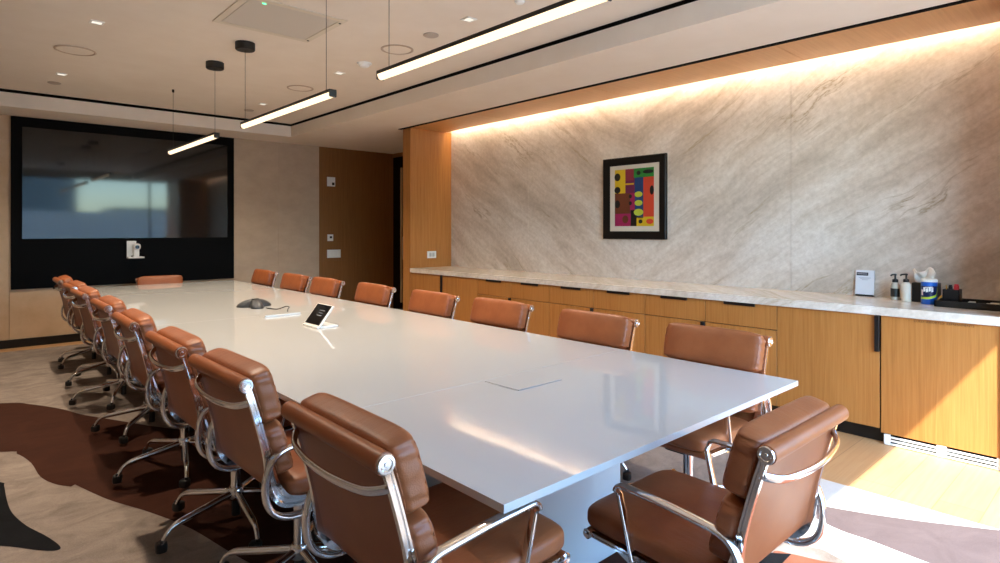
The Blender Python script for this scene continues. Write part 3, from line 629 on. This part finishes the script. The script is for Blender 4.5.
# ------------------------------------------------------------------ chairs
def make_chair():
    root = thing('office_chair', 'tan leather soft pad office chair', 'chair', (0, 0, 0), 'tan leather chairs around the table')
    XR = .252
    rail = smooth([(0, -.300, .84), (0, -.268, .735), (0, -.238, .62), (0, -.220, .53), (0, -.207, .475), (0, -.176, .432), (0, -.125, .415), (0, -.05, .412), (0, .08, .414), (0, .20, .420), (0, .275, .424)], 6)
    rp = [(-.008, -.0105), (.008, -.0105), (.008, -.005), (.003, -.003), (.003, .003), (.008, .005), (.008, .0105), (-.008, .0105)]
    for sg_ in (-1, 1):
        pr = [(a*sg_, b_) for a, b_ in rp]
        rs = [1+1.2*math.exp(-((p-Vector((0, -.19, .45))).length/.09)**2) - (.25 if p.y > .02 else 0) for p in rail]
        MB().sweep([p+Vector((sg_*XR, 0, 0)) for p in rail], pr, side=(1, 0, 0), scale=rs).build('side_rail', 'chrome', root, ang=50)
        arm = fillet([(0, .10, .408), (0, .155, .636), (0, -.02, .628), (0, -.218, .607), (0, -.252, .52), (0, -.242, .42), (0, -.175, .373), (0, -.07, .378), (0, .0, .408)], [.042, .05, .055, .06, .06, .05, .05], 8)
        arm = [p+Vector((sg_*(XR+.026+.006*min(1, max(0, (p.z-.42)/.2))), 0, 0)) for p in arm]
        for i in range(3): arm[i].x = sg_*(XR+.010+.005*i); arm[-1-i].x = sg_*(XR+.010+.005*i)
        pw = [(.0155*math.copysign(abs(math.cos(k*PI/8))**.7, math.cos(k*PI/8)), .0085*math.copysign(abs(math.sin(k*PI/8))**.7, math.sin(k*PI/8))) for k in range(16)]
        ws = [.8+.2*min(1, max(0, (.16-p.y)/.1))+.3*math.exp(-((p-Vector((p.x, -.2, .41))).length/.09)**2) for p in arm]
        MB().sweep(arm, pw, side=(1, 0, 0), scale=ws).build('armrest', 'chrome', root, ang=60)
    # slung leather skins
    bk = [p for p in rail if p.z > .43 and p.y < -.16]; stt = [p for p in rail if p.y >= -.175 and p.z < .45]
    sk = [(-(XR-.004), -.0025), (XR-.004, -.0025), (XR-.004, .0025), (-(XR-.004), .0025)]
    MB().sweep(bk, sk, side=(1, 0, 0)).build('back_sling', 'leather_flat', root)
    MB().sweep(stt, [(a, b_*2) for a, b_ in sk], side=(1, 0, 0)).build('seat_sling', 'leather_flat', root)
    # rolled top and front edge
    roll = MB().tube([(-.262, -.304, .84), (.262, -.304, .84)], .0255, 24).build('top_roll', 'leather_flat', root)
    for sg_ in (-1, 1):
        mt = Matrix.Rotation(sg_*PI/2, 4, 'Y')
        MB().lathe([(0, 0), (.0235, 0), (.0235, .005), (.021, .008), (.015, .008), (.013, .006), (.006, .006), (.005, .009), (0, .009)], (sg_*.2622, -.304, .84), 24, mat=mt).build('end_cap', 'chrome', roll)
    fr2 = MB().tube([(-.258, .278, .423), (.258, .278, .423)], .0155, 16).build('front_roll', 'leather_flat', root)
    for sg_ in (-1, 1):
        MB().lathe([(0, 0), (.0165, 0), (.0165, .005), (.013, .008), (0, .006)], (sg_*.2582, .278, .423), 20, mat=Matrix.Rotation(sg_*PI/2, 4, 'Y')).build('end_cap', 'chrome', fr2)
    # pads
    d = Vector((0, -.27, .963)).normalized(); n = Vector((0, .963, .27)).normalized()
    def on(z): # rail point at height z
        return min(rail[:30], key=lambda p: abs(p.z-z))
    c1 = on(.772)+n*.052; c2 = on(.585)+n*.047
    for c_, hh, th_ in ((c1, .098, .047), (c2, .095, .042)):
        p = MB().pad(c_, (.260, th_, hh), ez=d, ey=n, n=7.5, cuts=25, belly=.10, n2=4.8, rip=.013).build('back_cushion', 'leather', root, ang=80)
        for yy in (-.68, .68):
            L = []
            for k in range(48):
                a = 2*PI*k/48; cs, sn = math.cos(a), math.sin(a); e = (abs(cs)**7+abs(sn)**7)**(-1/7)
                L.append(c_+Vector((.2605*cs*e*.965, 0, 0))+d*(hh*sn*e*.93)+n*(th_*yy))
            MB().tube(L, .0022, 6, closed=True).build('piping', 'leather_flat', p)
    sd = Vector((0, 1, .035)).normalized(); sn_ = Vector((0, -.035, 1)).normalized()
    MB().pad((0, .078, .461), (.259, .236, .043), ez=sn_, ey=sd, n=8.5, cuts=21, n2=4.2).build('seat_cushion', 'leather', root, ang=80)
    # back bow and under-seat cross bars
    bow = smooth([(-XR+.002, -.283, .782), (-XR+.012, -.296, .775), (-.19, -.318, .763), (-.09, -.331, .757), (0, -.334, .755), (.09, -.331, .757), (.19, -.318, .763), (XR-.012, -.296, .775), (XR-.002, -.283, .782)], 6)
    MB().sweep(bow, [(.0075*math.cos(k*PI/6), .0125*math.sin(k*PI/6)) for k in range(12)], side=None).build('back_bow', 'chrome', root, ang=60)
    for yy, zz in ((-.085, .392), (.10, .395)):
        MB().tube(smooth([(-XR, yy, zz+.012), (-.12, yy, zz), (.12, yy, zz), (XR, yy, zz+.012)]), .0115, 12).build('cross_bar', 'chrome', root)
    MB().box(-.055, .055, -.12, .13, .335, .384, .012, 3).build('tilt_mechanism', 'dark_plastic', root)
    MB().tube(smooth([(.05, .02, .36), (.14, .03, .357), (.2, .035, .35)]), .006, 8).tube([(.2, .035, .35), (.235, .037, .349)], .009, 10).build('height_lever', 'dark_plastic', root)
    MB().lathe([(0, .09), (.024, .09), (.024, .335), (0, .335)], (0, 0, 0), 24).build('column', 'chrome', root)
    base = MB().lathe([(0, .052), (.019, .052), (.019, .128), (0, .128)], (0, 0, 0), 24, mi=1).lathe([(0, .128), (.03, .128), (.034, .133), (.038, .15), (.036, .178), (.029, .186), (0, .186)], (0, 0, 0), 28).build('star_base', ['chrome', 'rubber'], root)
    for k in range(5):
        a = R(90+72*k); u = Vector((math.cos(a), math.sin(a), 0)); w = Vector((-u.y, u.x, 0))
        path = fillet([u*.03+Vector((0, 0, .158)), u*.312+Vector((0, 0, .118)), u*.346+Vector((0, 0, .058))], .05, 8)
        sc_ = [1.25-.45*min(1, i/5) for i in range(len(path))]
        MB().sweep(path, [(.0135*math.cos(j*PI/6), .0125*math.sin(j*PI/6)) for j in range(12)], scale=sc_).build('base_leg', 'chrome', base, ang=60)
        c_ = u*.346; ca_ = R(25+50*k); rd = Vector((math.cos(ca_), math.sin(ca_), 0)); ax = Vector((-rd.y, rd.x, 0)); wc = c_+rd*.012
        b = MB()
        for s_ in (-1, 1): b.cyl(wc+ax*(s_*.007)+Vector((0, 0, .0345)), wc+ax*(s_*.024)+Vector((0, 0, .0345)), .0275, 20)
        b.pad(wc+Vector((0, 0, .042)), (.0245, .026, .0225), ez=(0, 0, 1), ey=rd, n=3, cuts=4)
        b.cyl(c_+Vector((0, 0, .05)), c_+Vector((0, 0, .075)), .01, 12)
        b.build('caster', 'rubber', base)
    return root, base
proto, pbase = make_chair()
index_kids()
used = [False]
def place(x, y, rz, label, spin=0, lift=0):
    if not used[0]: o = proto; used[0] = True
    else: o = copy_tree(proto)
    o.location = (x, y, .0065); o.rotation_euler.z = R(rz); o['label'] = label
    jobs.append((o, spin, lift)); return o
jobs = []
ords = ['nearest the camera', 'second from the camera', 'third from the camera', 'fourth from the camera', 'fifth from the camera', 'sixth from the camera', 'seventh from the camera', 'farthest away']
Lc = [(1.0, 1.385, 20, -1, .055), (.995, 2.25, 54, 1, .06), (.99, 2.95, 50, 0, .062), (1.0, 3.85, 42, -1, .06), (1.03, 4.78, 15, 0, .06), (1.03, 5.74, 30, 1, .06), (1.07, 6.62, 56, 1, .05), (1.08, 7.52, 68, -1, .05)]
Rr = [.4295, .692, .984, 1.263, 1.579, 1.907, 2.17, 2.489]; Rj = [0, 0, 1, 0, -1, 0, 1, 0]; Rx = [2.935, 2.935, 2.95, 2.935, 2.95, 2.935, 2.935, 2.95]
for i, (x, y, sp, j, lf) in enumerate(Lc):
    place(x, y, -90+j, 'tan leather chair %s in the row across from the cabinets' % ords[i], sp, lf)
for i in range(8):
    place(Rx[i]-.304, Rr[i]*Rx[i]+.265, 90+Rj[i], 'tan leather chair %s in the row on the cabinet side' % ords[i], (i*31+10) % 72, .022)
place(1.78, .965, 0, 'tan leather chair alone at the near short end of the table', 36, -.005)
place(1.97, 8.46, 180, 'tan leather chair alone at the far table end under the display', 10, -.07)
for o, spin, lift in jobs:
    for c in [c for c in COL.objects if c.parent == o]:
        if c.name.startswith('star_base'): c.rotation_euler.z = R(spin)
        else: c.location.z += lift

# ------------------------------------------------------------------ light
w = bpy.data.worlds.new('World'); sc.world = w; w.use_nodes = True
nt = w.node_tree; nt.nodes.clear(); out = nt.nodes.new('ShaderNodeOutputWorld'); bg = nt.nodes.new('ShaderNodeBackground'); sky = nt.nodes.new('ShaderNodeTexSky')
sky.sky_type = 'NISHITA'; sky.sun_disc = False; sky.sun_elevation = R(46.7); sky.sun_rotation = R(180+42); sky.air_density = 1.0; sky.dust_density = .4; sky.ozone_density = 1
tint = nt.nodes.new('ShaderNodeMixRGB'); tint.blend_type = 'MULTIPLY'; tint.inputs[0].default_value = 1; tint.inputs[2].default_value = (.85, 1.0, 1.05, 1); nt.links.new(sky.outputs[0], tint.inputs[1]); nt.links.new(tint.outputs[0], bg.inputs[0]); bg.inputs[1].default_value = .85; nt.links.new(bg.outputs[0], out.inputs[0])
sl_ = bpy.data.lights.new('sun', 'SUN'); sl_.energy = 7.8; sl_.angle = R(.6); sl_.color = (1, .95, .88)
so = bpy.data.objects.new('sun', sl_); COL.objects.link(so); so.location = (0, -10, 10)
so.rotation_euler = Vector((.9, 1, -1.43)).to_track_quat('-Z', 'Y').to_euler()
pl = bpy.data.lights.new('window_portal', 'AREA'); pl.shape = 'RECTANGLE'; pl.size = WX1-WX0; pl.size_y = WZ; pl.cycles.is_portal = True
po = bpy.data.objects.new('window_portal', pl); COL.objects.link(po); po.location = ((WX0+WX1)/2, YB-.03, WZ/2); po.rotation_euler = Vector((0, 1, 0)).to_track_quat('-Z', 'Z').to_euler()
for k, (x_, y_) in enumerate(((.79, 5.37), (.79, 7.39), (2.83, 5.47), (2.82, 3.43), (2.82, 7.45), (.79, 3.4))):
    d_ = bpy.data.lights.new('downlight_beam', 'SPOT'); d_.energy = 92; d_.color = (1, .84, .65); d_.spot_size = R(125); d_.spot_blend = .9; d_.shadow_soft_size = .04
    do = bpy.data.objects.new('downlight_beam', d_); COL.objects.link(do); do.location = (x_, y_, CEIL-.012)

# ------------------------------------------------------------------ camera
cd = bpy.data.cameras.new('camera'); cam = bpy.data.objects.new('camera', cd); COL.objects.link(cam)
f = 597.0
cd.sensor_fit = 'HORIZONTAL'; cd.sensor_width = 36; cd.lens = f/1000*36
cd.shift_x = 0; cd.shift_y = -(281.5-230.5)/1000
cam.location = (0, 0, 1.41); cam.rotation_euler = (R(90), 0, -R(42.4)); cd.clip_start = .02
sc.camera = cam
sc.view_settings.view_transform = 'Standard'; sc.view_settings.look = 'None'; sc.view_settings.gamma = 1; sc.view_settings.exposure = 1.28; sc.view_settings.use_curve_mapping = False
sc.cycles.use_denoising = True
